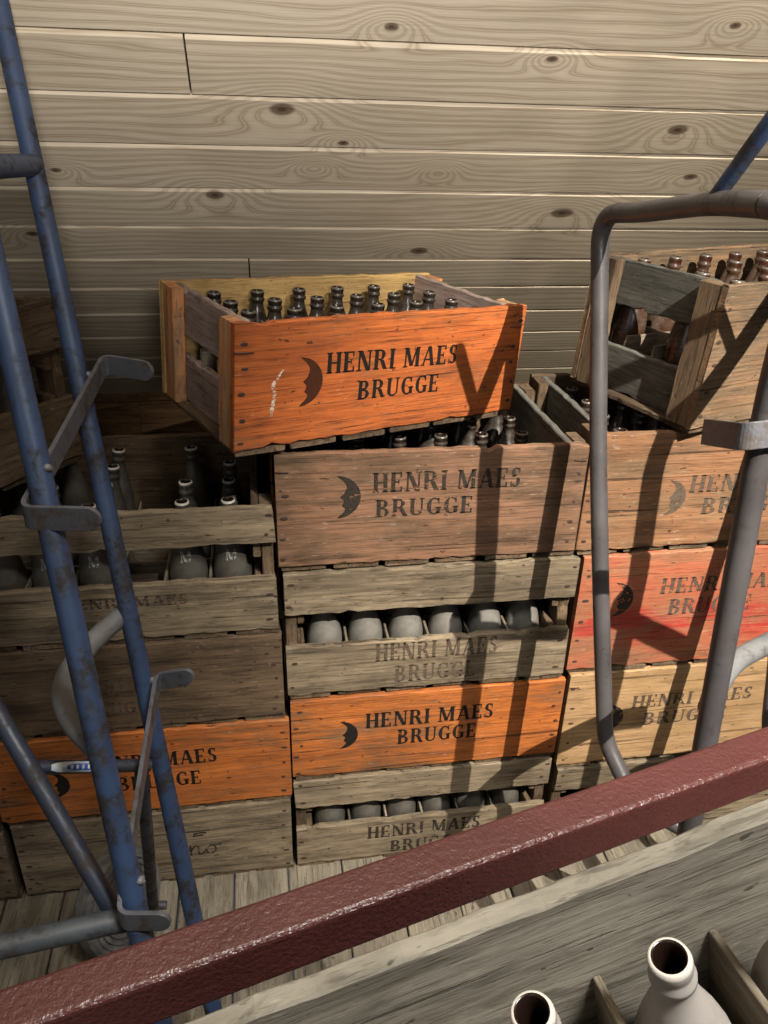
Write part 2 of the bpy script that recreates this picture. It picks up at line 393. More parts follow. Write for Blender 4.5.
# ------------------------------------------------------------------ setting
TH = math.radians(42.5); P0 = V((0, 0.15, 1.3455)); DN = V((0, cos(TH), -sin(TH))); NIN = V((0, -sin(TH), -cos(TH)))
bm = bmesh.new(); lay = bm.verts.layers.float_vector.new('gc')
PIT = 0.0975
JOINT = {0: [-0.074, 1.6], 4: [1.55, -1.1], 5: [-0.01, 1.4], 2: [-1.2, 1.5], -1: [1.1], 1: [1.3], 3: [-0.9]}
for n in range(-22, 11):
    t0 = n * PIT + 0.004; xs = [-2.6] + sorted(JOINT.get(n, [random.uniform(-2, -1), random.uniform(1.2, 2.4)])) + [3.0]
    tilt = random.uniform(-0.0008, 0.0008)
    for a, b in zip(xs, xs[1:]):
        ch = 0.0045; g = 0.0013
        prof = [(g, -0.012), (g, -ch), (g + ch * .7, 0), (PIT - g - 0.0035, tilt), (PIT - g, -0.0035), (PIT - g, -0.012)]
        nseg = max(1, int((b - a) / 0.06)); rows = []
        off = random.uniform(0, 60) if n not in (0, 1, 2, 3, 4) else 0.0
        for i in range(nseg + 1):
            x = a + g + (b - a - 2 * g) * i / nseg; row = []
            j = random.gauss(0, 0.0006)
            for q, (t, h) in enumerate(prof):
                jj = j if q in (1, 2) else 0
                p = V((x, P0.y, P0.z)) + DN * (t0 + t + jj) + NIN * h
                v = bm.verts.new(p); v[lay] = V((x + (off if n not in (0, 1, 2, 3, 4, -1) else 0), t0 + t, n * 3.17 + (5.3 if a > -0.5 else 0)))
                row.append(v)
            rows.append(row)
        for i in range(nseg):
            for q in range(len(prof) - 1):
                bm.faces.new((rows[i][q], rows[i][q + 1], rows[i + 1][q + 1], rows[i + 1][q]))
        for row in (rows[0], rows[-1]): bm.faces.new(row)
wb = link('wall_back', bm, M_CLAD); tag(wb, 'sloping wall of horizontal pale pine boards with knots behind the crates', 'wall', kind='structure')
m_dark = plain('dark_backing', srgb(40, 32, 24), 0.9)
bm = bmesh.new()
qa = [V((x, P0.y, P0.z)) + DN * t - NIN * h for x in (-2.6, 3.0) for t, h in ((-2.2, .011), (1.09, .011), (1.09, .05), (-2.2, .05))]
vs = [bm.verts.new(p) for p in qa]
for f in ((0, 1, 2, 3), (4, 5, 6, 7), (0, 1, 5, 4), (1, 2, 6, 5), (2, 3, 7, 6), (3, 0, 4, 7)): bm.faces.new([vs[i] for i in f])
tag(link('ceiling', bm, m_dark), kind='structure')
# low knee wall at the foot of the slope
foot = P0 + DN * 1.085
bm = bmesh.new(); z = 0.0
while z < foot.z + 0.02:
    for x0, x1 in ((-2.6, -0.305), (-0.304, 1.2), (1.201, 3.0)):
        add_board(bm, (x0, foot.y - 0.012, z), (1, 0, 0), (0, 0, 1), (0, 1, 0), x1 - x0, 0.118, 0.02, seg=6, rough=0.0005)
    z += 0.12
tag(link('trim_1', bm, wood('knee_wall_wood', srgb(160, 124, 86), srgb(92, 68, 46))), kind='structure')
# floor planks run towards the wall
bm = bmesh.new(); x = -2.6
while x < 3.0:
    w = random.choice((0.098, 0.102, 0.10)); ys = [-3.2, random.uniform(-2.2, -1.4), 0.5 + random.uniform(0, .3), 1.0]
    for a, b in zip(ys, ys[1:]):
        add_board(bm, (x + 0.0015, a + 0.001, -0.024), (0, 1, 0), (1, 0, 0), (0, 0, 1), b - a - 0.002, w - 0.003, 0.024, seg=8, rough=0.0006)
    x += w
fl = link('floor', bm, W_FLOOR); tag(fl, kind='structure')

# ------------------------------------------------------------------ stencil lettering
def glyphs():
    Tk, tn, sf = 0.20, 0.085, 0.06
    def rect(x0, y0, x1, y1): return [(x0, y0), (x1, y0), (x1, y1), (x0, y1)]
    def quad(a, b, w): # slanted stem of horizontal width w
        return [(a[0], a[1]), (a[0] + w, a[1]), (b[0] + w, b[1]), (b[0], b[1])]
    def serif(xc, w, y): return rect(xc - w / 2, y, xc + w / 2, y + sf)
    def arc(cx, cy, rx, ry, a0, a1, wf, n=14):
        out = []
        for i in range(n):
            q = []
            for k in (i, i + 1):
                a = math.radians(a0 + (a1 - a0) * k / n); w = wf(a)
                q.append(((cx + rx * cos(a), cy + ry * sin(a)), (cx + (rx - w) * cos(a), cy + (ry - min(w, tn * 1.1)) * sin(a))))
            out.append([q[0][0], q[1][0], q[1][1], q[0][1]])
        return out
    thick = lambda a: tn + (Tk - tn) * abs(cos(a))
    G = {}
    G['H'] = (0.84, [rect(.07, 0, .27, 1), rect(.55, 0, .75, 1), rect(.27, .46, .55, .54), serif(.17, .32, 0), serif(.17, .32, 1 - sf), serif(.65, .32, 0), serif(.65, .32, 1 - sf)])
    G['E'] = (0.72, [rect(.07, 0, .27, 1), rect(.0, 0, .60, sf * 1.3), rect(.0, 1 - sf * 1.3, .58, 1), rect(.27, .46, .46, .54), rect(.42, .38, .47, .62), rect(.54, 0, .62, .26), rect(.52, .76, .59, 1)])
    G['N'] = (0.88, [rect(.09, 0, .18, 1), rect(.66, 0, .75, 1), quad((.07, 1), (.53, 0), .22), serif(.13, .28, 0), serif(.12, .22, 1 - sf), serif(.70, .28, 1 - sf)])
    bowl = lambda cy, ry, rx=.30: [[(.27, cy + ry), (.36, cy + ry), (.36, cy + ry - tn), (.27, cy + ry - tn)], [(.27, cy - ry + tn), (.36, cy - ry + tn), (.36, cy - ry), (.27, cy - ry)]] + arc(.36, cy, rx, ry, 90, -90, thick)
    G['R'] = (0.84, [rect(.07, 0, .27, 1), serif(.17, .32, 0), rect(0, 1 - sf, .3, 1), quad((.36, .48), (.58, 0), .22), serif(.73, .2, 0)] + bowl(.735, .265))
    G['I'] = (0.40, [rect(.09, 0, .29, 1), serif(.19, .32, 0), serif(.19, .32, 1 - sf)])
    G['M'] = (1.06, [rect(.09, 0, .18, 1), rect(.74, 0, .94, 1), quad((.08, 1), (.40, 0.05), .20), quad((.74, 1), (.46, .05), .10), serif(.13, .28, 0), serif(.84, .32, 0), serif(.12, .22, 1 - sf), serif(.86, .26, 1 - sf)])
    G['A'] = (0.86, [quad((.36, 1), (.06, 0), .09), quad((.34, 1), (.58, 0), .21), rect(.20, .28, .58, .36), serif(.10, .24, 0), serif(.68, .30, 0)])
    G['S'] = (0.62, arc(.29, .74, .24, .26, 40, 250, thick) + arc(.29, .27, .25, .27, 90, -145, thick) + [[(.17, .62), (.36, .56), (.36, .46), (.14, .54)], rect(.43, .72, .49, .98), rect(.05, .02, .11, .28)])
    G['B'] = (0.80, [rect(.07, 0, .27, 1), rect(0, 1 - sf, .3, 1), rect(0, 0, .3, sf)] + bowl(.755, .245, .27) + bowl(.26, .26, .33))
    G['U'] = (0.84, [rect(.08, .28, .28, 1), rect(.62, .28, .71, 1), serif(.18, .34, 1 - sf), serif(.665, .28, 1 - sf)] + arc(.395, .29, .315, .29, 180, 360, lambda a: tn + (Tk - tn) * max(0, -cos(a))))
    G['G'] = (0.86, arc(.43, .5, .38, .5, 50, 310, lambda a: tn + (Tk - tn) * max(0, -cos(a)) + 0.02) + [rect(.56, .06, .76, .44), rect(.48, .38, .82, .44), rect(.62, .68, .69, .98), rect(.56, .06, .68, .16)])
    return G
GL = glyphs()
def text_polys(s, track=0.04):
    x = 0; out = []
    for ch in s:
        if ch == ' ': x += 0.42; continue
        w, polys = GL[ch]
        for p in polys: out.append([(x + a, b) for a, b in p])
        x += w + track
    return out, x
def clean_poly(bm, pts):
    vs = [bm.verts.new(p) for p in pts]
    try: bm.faces.new(vs)
    except ValueError: pass
def add_text(bm, s, x, z, w, h, y, drop=0.0, skip=()):
    polys, tw = text_polys(s)
    for p in polys:
        clean_poly(bm, [V((x + a / tw * w, y, z + b * h + drop * a / tw)) for a, b in p])
def moon_poly(bm, cx, z, h, y, face=True):
    """crescent with a profile looking left"""
    n = 22; outer = []; inner = []
    for i in range(n + 1):
        a = pi / 2 - pi * i / n
        outer.append((cx - 0.28 * h + 0.56 * h * cos(a) * 0.93, z + h / 2 + h / 2 * sin(a)))
    prof = [(0.0, 1.0), (0.10, .90), (.17, .80), (.18, .72), (.14, .66), (.17, .62), (.06, .50), (.05, .47), (.13, .45), (.12, .42), (.07, .39), (.12, .36), (.08, .32), (.10, .26), (.16, .22), (.13, .15), (.06, .07), (0, 0)]
    def inx(v):
        for (x0, v0), (x1, v1) in zip(prof, prof[1:]):
            if v1 <= v <= v0: return x1 + (x0 - x1) * ((v - v1) / max(1e-6, v0 - v1))
        return 0
    for (ox, oz) in outer:
        v = (oz - z) / h
        inner.append((cx - 0.28 * h + inx(v) * h * 1.25, oz))
    for i in range(n):
        a, b, c, d = outer[i], outer[i + 1], inner[i + 1], inner[i]
        c = (min(c[0], b[0] - 0.0002), c[1]); d = (min(d[0], a[0] - 0.0002), d[1])
        clean_poly(bm, [V((q[0], y, q[1])) for q in (a, b, c, d)])
def shell(name, bm, mat, parent, th=0.0003):
    bmesh.ops.remove_doubles(bm, verts=bm.verts, dist=1e-6)
    r = bmesh.ops.extrude_face_region(bm, geom=list(bm.faces))
    for e in r['geom']:
        if isinstance(e, bmesh.types.BMVert): e.co.y -= th
    return link(name, bm, mat, parent)

# ------------------------------------------------------------------ crates
BT = 0.012
NAIL_ME = None
def nail_mesh():
    global NAIL_ME
    if NAIL_ME is None:
        bm = bmesh.new(); add_lathe(bm, [(0, 0), (0.0024, 0), (0.0022, 0.0007), (0.0010, 0.0010), (0, 0.0010)], 10)
        bmesh.ops.rotate(bm, verts=bm.verts, cent=(0, 0, 0), matrix=Matrix.Rotation(pi / 2, 3, 'X'))
        bmesh.ops.recalc_face_normals(bm, faces=bm.faces)
        NAIL_ME = bpy.data.meshes.new('nail'); bm.to_mesh(NAIL_ME); bm.free(); NAIL_ME.materials.append(M_NAIL)
    return NAIL_ME

def crate(label, corner, W, H, D=0.30, yaw=0.0, roll=0.0, pitch=0.0, front='solid', fz=(0.46, 0.70), mats=None, sides='gap', side_z=(0.44, 0.60), div=True, nails=True,
          texts=(), moon=None, inkm=None, moonm=None, group=None, back='solid', front_at=None, back_cut=0.0, dh=0.088, skew=0.0):
    """corner = front left bottom corner in the world; local origin = centre of the underside"""
    M = dict(front=W_GREY, side=W_GREYD, batten=W_GREYD, back=W_GREYD, slat=W_GREYD, upper=None)
    M.update(mats or {})
    R = Matrix.Rotation(yaw, 3, 'Z') @ Matrix.Rotation(pitch, 3, 'X') @ Matrix.Rotation(roll, 3, 'Y')
    c = V(corner) + R @ V((W / 2, D / 2, 0))
    root = thing('beer_crate', label, 'crate', c, R.to_euler(), group)
    x0, x1, y0, y1 = -W / 2, W / 2, -D / 2, D / 2
    zb = 0.009                                              # underside of the front board
    EX, EY, EZ = V((1, 0, 0)), V((0, 1, 0)), V((0, 0, 1))
    # floor slats run front to back
    ns = 6; gap = 0.009; sw = (W - gap * (ns - 1)) / ns
    for i in range(ns):
        board('floor_slat', M['slat'], root, (x0 + 0.004 + i * (sw + gap), y0 + random.uniform(0.002, 0.006), 0), EY, EX, EZ, D - 0.008, sw - random.uniform(0.001, 0.006), zb - 0.0006, rough=0.0006)
    hh = H - zb
    def face(nm, yy, mode, mat, mat2):
        if mode == 'solid':
            return [board(nm, mat, root, (x0, yy, zb), EX, EZ, EY, W, hh, BT, rough=0.0007)]
        a, b = fz
        return [board(nm, mat, root, (x0, yy, zb), EX, EZ, EY, W, a * H - zb, BT, rough=0.0009),
                board(nm, mat2 or mat, root, (x0, yy, b * H), EX, EZ, EY, W, H * (1 - b), BT, rough=0.0009)]
    face('front_board', y0, front, M['front'], M['upper'])
    hh -= back_cut; face('rear_board', y1 - BT, back, M['back'], None); hh += back_cut
    # corner battens between front/rear boards, outside of the side boards
    bw, bt = 0.040, 0.018
    for sx in (0, 1):
        bx = x0 + 0.0008 if sx == 0 else x1 - bt - 0.0008
        for yy in (y0 + BT + 0.0004, y1 - BT - bw - 0.0004):
            board('corner_batten', M['batten'], root, (bx, yy, zb), EZ, EY, EX, hh - 0.002, bw, bt, rough=0.0007)
        sxx = x0 + bt + 0.0012 if sx == 0 else x1 - bt - BT + 0.0008 - 0.002
        if sides == 'solid':
            board('side_board', M['side'], root, (sxx, y0 + BT + 0.0004, zb), EY, EZ, EX, D - 2 * BT - 0.0008, hh - 0.003, 0.011)
        else:
            board('side_board', M['side'], root, (sxx, y0 + BT + 0.0004, zb), EY, EZ, EX, D - 2 * BT - 0.0008, H * side_z[0] - zb, 0.011)
            board('side_board', M['side'], root, (sxx, y0 + BT + 0.0004, H * side_z[1]), EY, EZ, EX, D - 2 * BT - 0.0008, H * (1 - side_z[1]) - 0.002, 0.011)
    ix0, ix1 = x0 + bt + 0.0135, x1 - bt - 0.0135
    iy0, iy1 = y0 + BT + 0.001, y1 - BT - 0.001
    nx, ny = 6, 4
    px, py = (ix1 - ix0) / nx, (iy1 - iy0) / ny
    if div:
        for i in range(1, nx):
            board('divider', W_DIV, root, (ix0 + i * px - 0.002, iy0, zb + 0.001), EY, EZ, EX, iy1 - iy0, dh, 0.004, rough=0.0004, ch=0.0006)
        for j in range(1, ny):
            for i in range(nx):
                board('divider', W_DIV, root, (ix0 + i * px + 0.0025, iy0 + j * py - 0.002, zb + 0.001), EX, EZ, EY, px - 0.005, dh - 0.004, 0.004, rough=0.0003, ch=0.0006, seg=2)
    if nails:
        zs = [0.12, 0.30, 0.48, 0.66, 0.86] if front == 'solid' else [0.12, 0.32, (fz[1] + 0.08), 0.94]
        for sx in (0, 1):
            for zf in zs:
                o = bpy.data.objects.new('nail', nail_mesh()); COL.objects.link(o); o.parent = root
                o.location = ((x0 + random.uniform(.006, .016)) if sx == 0 else (x1 - random.uniform(.006, .016)), y0 - 0.00005, H * zf + random.uniform(-.005, .005))
                o.scale = (random.uniform(1.1, 2.6), 1, random.uniform(.8, 1.3))
    fx = (front_at or (corner[0], corner[2]))
    for (s, X, Z, w, h, drop) in texts:
        bm = bmesh.new(); add_text(bm, s, X - fx[0] + x0, Z - fx[1], w, h, y0 - 0.0003, drop)
        shell('lettering', bm, inkm or INK_W, root)
    if moon:
        X, Z, h = moon
        bm = bmesh.new(); moon_poly(bm, X - fx[0] + x0, Z - fx[1], h, y0 - 0.0003)
        shell('moon_emblem', bm, moonm or inkm or INK_W, root)
    if skew:                                               # a rickety crate, racked sideways
        for ch in root.children:
            if ch.data.name.startswith('nail'): ch.location.x += skew * ch.location.z; continue
            for v in ch.data.vertices: v.co.x += skew * v.co.z
    def slot(i, j, jx=0, jy=0):
        p = V((ix0 + (i + .5) * px + jx, iy0 + (j + .5) * py + jy, zb + 0.0005))
        return root, p, R, c
    root_info[root.name] = slot; root_fit[root.name] = (min(px, py) - 0.004) / 2 - 0.0015
    return root
root_info = {}; root_fit = {}

# bottles: lathe profiles scaled to a height
def bottle_mesh(name, H, r, lip, mat, n=28):
    k = H
    prof = [(0, 0.012 * k), (r * .55, 0.008 * k), (r * .82, 0.0), (r * .97, 0.015 * k), (r, 0.04 * k), (r, 0.42 * k), (r * .98, 0.50 * k), (r * .935, 0.56 * k), (r * .86, 0.62 * k), (r * .75, 0.68 * k), (r * .63, 0.73 * k), (r * .52, 0.775 * k), (r * .44, 0.815 * k), (lip * .95, 0.85 * k), (lip * .90, 0.88 * k), (lip * .88, 0.895 * k),
            (lip * 1.06, 0.905 * k), (lip * 1.08, 0.925 * k), (lip * .94, 0.937 * k), (lip * .94, 0.952 * k), (lip * 1.0, 0.962 * k), (lip * 1.0, 0.985 * k), (lip * .93, 0.997 * k), (lip * .80, 1.0 * k), (lip * .70, 0.992 * k), (lip * .64, 0.96 * k), (lip * .62, 0.80 * k), (r * .40, 0.68 * k), (r * .85, 0.45 * k), (r * .88, 0.06 * k), (0, 0.05 * k)]
    if H > 0.19:                                            # the tall kind: a longer, more sloping shoulder
        sh = [(.46, .97), (.52, .92), (.58, .85), (.64, .755), (.70, .645), (.76, .53), (.81, .45)]
        prof[5] = (r, 0.40 * k)
        for q, (z, f) in enumerate(sh): prof[6 + q] = (r * f, z * k)
    bm = bmesh.new(); add_lathe(bm, prof, n)
    inner = n * (len(prof) - 8)                              # faces below the mouth on the inside
    for k, f in enumerate(bm.faces):
        if k >= inner: f.material_index = 1
        elif n * 21 <= k < n * 23: f.material_index = 2
    bmesh.ops.recalc_face_normals(bm, faces=bm.faces)
    me = bpy.data.meshes.new(name); bm.to_mesh(me); bm.free()
    for p in me.polygons: p.use_smooth = True
    me.materials.append(mat); me.materials.append(P_INNER); me.materials.append(P_RIM if mat in (G_DUSTY, G_PALE, G_FORE) else P_RIMD)
    return me
BOT = {}
def bottle(root, i, j, H, mat, label, group, r=0.0292, lip=0.0106, tilt=(0, 0), jit=0.0006, ioff=0.0):
    r = min(r, root_fit[root.name])
    key = (round(H, 4), mat.name, round(r, 4))
    if key not in BOT: BOT[key] = bottle_mesh('beer_bottle', H, r, lip, mat)
    _, p, R, c = root_info[root.name](i, j, random.uniform(-jit, jit) + ioff, random.uniform(-jit, jit))
    o = bpy.data.objects.new('beer_bottle', BOT[key]); COL.objects.link(o)
    o.location = c + R @ (p + V((0, 0, r * abs(sin(tilt[1])))))
    o.rotation_euler = (R @ Matrix.Rotation(tilt[0], 3, 'X') @ Matrix.Rotation(tilt[1], 3, 'Y') @ Matrix.Rotation(random.uniform(0, 6.28), 3, 'Z')).to_euler() if False else (R @ Matrix.Rotation(tilt[0], 3, 'X') @ Matrix.Rotation(tilt[1], 3, 'Y')).to_euler()
    return tag(o, label, 'bottle', group)
ORD = ['first', 'second', 'third', 'fourth', 'fifth', 'sixth']
ROW = ['front row', 'second row', 'third row', 'back row']
def fill(root, where, H, mat, kind, cells, **kw):
    out = {}
    for (i, j) in cells:
        lab = f'{kind} bottle in {where}, {ROW[j]}, {ORD[i]} from the left'
        out[(i, j)] = bottle(root, i, j, H, mat, lab, 'bottles in ' + where, **kw)
    return out
ALL = [(i, j) for j in range(4) for i in range(6)]

def on_bottle(name, parent, polys, H, mat, zc, rad, ang, h, lift=0.0004):
    """print wrapped on the bottle: polys in units of h around (ang, zc)"""
    bm = bmesh.new()
    for p in polys:
        vs = []
        for a, b in p:
            z = zc + b * h; rr = rad(z) + lift; th = ang + a * h / rr
            vs.append(bm.verts.new((rr * cos(th), rr * sin(th), z)))
        try: bm.faces.new(vs)
        except ValueError: pass
    return link(name, bm, mat, parent)
def brad(H, r=0.0292):
    pts = [(0.04, 1), (0.40, 1), (.46, .97), (.52, .92), (.58, .85), (.64, .755), (.70, .645), (.76, .53), (.81, .45)] if H > 0.19 else [(0.04, 1), (0.42, 1), (0.50, .98), (0.56, .935), (0.62, .86), (0.68, .75), (0.73, .63), (.775, .52), (.815, .44)]
    def f(z):
        v = z / H
        if v <= pts[0][0]: return r
        for (a, ra), (b, rb) in zip(pts, pts[1:]):
            if v <= b: return r * (ra + (rb - ra) * (v - a) / (b - a))
        return r * .44
    return f
def print_M(b, H, ang=-pi / 2, low=False):
    polys = [[(a - 0.5, q) for a, q in p] for p in GL['M'][1]]
    on_bottle('printed_letter', b, polys, H, INK_WH, H * 0.56, brad(H), ang, 0.017)
    if low:
        on_bottle('printed_letter', b, [[(a - 0.4, q) for a, q in p] for p in GL['B'][1]], H, INK_WH, H * 0.33, brad(H), ang + 0.45, 0.010)

HM, BR = 'HENRI MAES', 'BRUGGE'
def txt(l1=None, l2=None, d1=0.0, d2=0.0):
    o = []
    if l1: o.append((HM, *l1, d1))
    if l2: o.append((BR, *l2, d2))
    return o

# ---- middle stack, from the floor up
c_low = crate('grey wooden crate with a front slot, lowest in the middle stack', (0.026, 0, 0), 0.470, 0.2165, fz=(0.465, 0.70), front='gap',
              texts=txt((0.156, 0.058, 0.218, 0.030), (0.20, 0.018, 0.145, 0.028)), inkm=INK_W, mats=dict(side=W_GREYD))
c_or = crate('orange crate with black lettering between two slotted grey crates, middle stack', (0.0245, 0, 0.2195), 0.474, 0.1765,
             mats=dict(front=W_ORANGE2), texts=txt((0.149, 0.327, 0.227, 0.0319), (0.205, 0.285, 0.143, 0.0319)), moon=(0.122, 0.286, 0.060), inkm=INK)
c_gap = crate('grey slotted crate under the brown crate, dusty bottles showing in its slot', (0.020, 0, 0.4005), 0.469, 0.2405, front='gap', fz=(0.435, 0.69),
              texts=txt((0.163, 0.467, 0.207, 0.034), (0.196, 0.422, 0.14, 0.0332)), inkm=INK_F)
c_br = crate('worn brown crate full of bottles under the bright orange crate', (0.014, 0, 0.6455), 0.462, 0.1905,
             back_cut=0.026, mats=dict(front=W_BROWN, side=W_SLATE), texts=txt((0.153, 0.772, 0.225, 0.031), (0.158, 0.732, 0.15, 0.0279)), moon=(0.120, 0.733, 0.068), inkm=INK_W)
# ---- left stack
l_ino = crate('grey crate with faint script, on the floor of the left stack', (-0.451, 0, 0), 0.468, 0.176, mats=dict(front=W_GREY), div=False)
l_or = crate('orange crate half hidden behind the left blue hand truck', (-0.458, 0, 0.1785), 0.479, 0.1815, mats=dict(front=W_ORANGE2),
             texts=txt((-0.31, 0.284, 0.211, 0.0302), (-0.268, 0.237, 0.14, 0.0302)), moon=(-0.355, 0.236, 0.055), inkm=INK, div=False)
l_dk = crate('dark grey-brown crate with faded lettering above the left orange crate', (-0.452, 0, 0.3625), 0.466, 0.1705, mats=dict(front=W_GREYD),
             texts=txt((-0.329, 0.445, 0.198, 0.0241), (-0.298, 0.403, 0.119, 0.0219)), inkm=INK_F, div=False)
l_gap = crate('grey slotted crate topmost of the left stack, bottles rising above its rim', (-0.449, 0, 0.5355), 0.458, 0.2205, front='gap', fz=(0.465, 0.73), D=0.305,
              texts=txt((-0.302, 0.602, 0.182, 0.0172)), inkm=INK_F)
# ---- right stack
r_low = crate('grey crate on the floor of the right stack under the pale crate', (0.512, 0, 0), 0.46, 0.184, front='gap', div=False)
r_yel = crate('pale yellowish crate under the red crate, right stack', (0.506, 0, 0.1875), 0.462, 0.2165, mats=dict(front=W_YELLOW),
              texts=txt((0.631, 0.318, 0.236, 0.028), (0.659, 0.276, 0.167, 0.0289)), moon=(0.605, 0.272, 0.058), inkm=INK_F, moonm=INK_W, div=False)
r_red = crate('faded red and orange crate in the right stack', (0.496, 0, 0.4075), 0.462, 0.2335, mats=dict(front=W_RED),
              texts=txt((0.638, 0.562, 0.238, 0.0296), (0.66, 0.519, 0.153, 0.0306)), moon=(0.577, 0.523, 0.066), inkm=INK_F, moonm=INK_W, div=False)
r_br = crate('tan brown crate with faint lettering, under the leaning right crate', (0.480, 0, 0.6445), 0.462, 0.2055, mats=dict(front=W_TAN, side=W_SLATE),
             texts=txt((0.65, 0.748, 0.248, 0.0293), (0.678, 0.709, 0.173, 0.0285)), moon=(0.632, 0.71, 0.061), inkm=INK_F)
# ---- the stack beyond the left edge
for k, (z0, h) in enumerate(((0, 0.165), (0.168, 0.185), (0.356, 0.178), (0.539, 0.212))):
    crate(['weathered crate on the floor at the left edge of the picture', 'weathered crate second from the floor at the far left edge', 'weathered crate third from the floor at the far left edge', 'weathered crate topmost of the stack beyond the left edge'][k],
          (-0.932, -0.002, z0), 0.466, h, div=False, nails=(k == 0))
# ---- crates standing askew on top
o_top = crate('bright orange crate of bottles standing askew on the brown crate', (-0.039, -0.039, 0.8495), 0.490, 0.180, D=0.265, yaw=math.radians(25), pitch=math.radians(1.6), roll=math.radians(3.2), front_at=(0, 0),
              mats=dict(front=W_ORANGE, side=W_MAUVE, batten=W_BATTEN, back=W_PALE, slat=W_GREYD), inkm=INK, moonm=INK_B,
              texts=[(HM, 0.134, 0.104, 0.230, 0.029, -0.005), (BR, 0.187, 0.061, 0.148, 0.0275, -0.003)], moon=(0.113, 0.062, 0.068))
r_top = crate('slotted grey-ended crate leaning on the tan crate at the right', (0.612, -0.028, 0.8545), 0.47, 0.213, D=0.278, yaw=math.radians(17.0), roll=math.radians(0.0), skew=0.085, side_z=(0.37, 0.67),
              mats=dict(front=W_WORN, side=W_SLATE, batten=W_GREYD, back=W_WORN), front_at=(0, 0))
l_top = crate('slotted crate standing askew on top at the left edge', (-0.568, -0.165, 0.7575), 0.46, 0.255, D=0.28, yaw=math.radians(52), front='gap', fz=(0.43, 0.71), mats=dict(front=W_GREYD))

# ------------------------------------------------------------------ bottles
fill(c_br, 'the worn brown crate', 0.157, G_DARK, 'dark brown', ALL)
fill(o_top, 'the bright orange crate', 0.160, G_DARK, 'dark brown', ALL)
b = fill(c_gap, 'the grey crate under the brown crate', 0.166, G_PALE, 'dusty', [(i, j) for j in (0, 1) for i in range(6)])
b = fill(c_low, 'the lowest middle crate', 0.155, G_DUSTY, 'dusty', [(i, 0) for i in range(6)])
b = fill(l_gap, 'the left slotted crate', 0.204, G_DUSTY, 'dusty brown', [(0, 0), (1, 0), (1, 1), (1, 3), (2, 0), (4, 0), (4, 1), (4, 3), (5, 0), (5, 1), (5, 2), (0, 2)])
fill(l_gap, 'the left slotted crate', 0.203, G_DUSTY, 'leaning dusty brown', [(2, 1), (2, 2), (2, 3)], r=0.0252, ioff=-0.004, tilt=(0, 0.088), jit=0.0003)
for q in ((5, 0), (4, 0), (2, 0), (1, 0)): print_M(b[q], 0.204, low=q in ((4, 0),))
fill(r_br, 'the tan crate', 0.184, G_DARK, 'dark brown', [(i, j) for j in range(4) for i in range(4)])
b = fill(r_top, 'the leaning right crate', 0.198, G_AMBER, 'glossy brown', [(0, 0), (0, 1), (0, 3), (1, 3), (2, 0), (2, 1), (2, 2), (2, 3), (3, 0), (3, 1), (3, 2), (3, 3), (4, 1), (4, 2), (4, 3), (5, 2), (5, 3)], ioff=0.0008, tilt=(0, math.atan(0.085)))
lbl = on_bottle('paper_label', b[(0, 0)], [[(x0, -1), (x0 + .2, -1), (x0 + .2, 1), (x0, 1)] for x0 in [-1 + .2 * i for i in range(10)]], 0.186, P_WHITE, 0.072, brad(0.186), pi, 0.011)
ringp = []
for i in range(20):
    a, b2 = 2 * pi * i / 20, 2 * pi * (i + 1) / 20
    ringp.append([(.8 * cos(a), .8 * sin(a)), (.8 * cos(b2), .8 * sin(b2)), (.5 * cos(b2), .5 * sin(b2)), (.5 * cos(a), .5 * sin(a))])
on_bottle('label_ring', b[(0, 0)], ringp, 0.186, P_BLACK, 0.072, brad(0.186), pi, 0.011, 0.0007)
fill(l_top, 'the askew left crate', 0.215, G_DUSTY, 'dusty grey', [(5, 0), (4, 0), (3, 0), (5, 1)])

# ------------------------------------------------------------------ script on the lowest left crate, scuffs and staples
def script_ino(root):
    bm = bmesh.new(); W = 0.468; y = -0.15 - 0.0008
    x0 = -0.177 + 0.451 - W / 2; z0 = 0.066
    def st(pts):
        p = spline([V((x0 + a * 0.03, y, z0 + b * 0.03)) for a, b in pts], 6)
        add_tube(bm, p, 0.0011, 6)
    st([(-.5, .1), (-.2, .2), (0, .75), (-.02, .2), (.15, .0), (.4, .35)])
    st([(.4, .35), (.5, .75), (.5, .0)]); st([(.5, .3), (.75, .72), (.95, .6), (.95, .1), (1.1, .02), (1.4, .35)])
    st([(1.75, .72), (1.45, .5), (1.45, .12), (1.7, .0), (1.95, .25), (1.9, .6), (1.7, .72), (1.9, .68), (2.3, .72)])
    st([(.05, 1.0), (.08, 1.08)]); st([(.75, 1.72), (1.1, 1.8), (1.5, 1.75)]); st([(.7, 1.55), (1.3, 1.6)])
    return link('lettering', bm, INK_W, root)
script_ino(l_ino)
def staple(root, W, D, x, z, length=0.026, vert=False):
    bm = bmesh.new(); y = -D / 2 - 0.0012
    add_tube(bm, [V((x, y + .004, z)), V((x, y, z)), V((x + length, y, z - .001)), V((x + length, y + .004, z - .001))], 0.0009, 8)
    return link('staple', bm, M_NAIL, root)
staple(o_top, .49, .265, -0.245, 0.143); staple(o_top, .49, .265, 0.218, 0.148, 0.022)
staple(c_br, .462, .30, -0.230, 0.165, 0.018); staple(c_br, .462, .30, 0.211, 0.165, 0.018)
staple(r_br, .462, .30, -0.226, 0.19, 0.014); staple(r_top, .47, .275, -0.236, 0.18, 0.03)
staple(r_yel, .462, .30, -0.229, 0.19, 0.016)
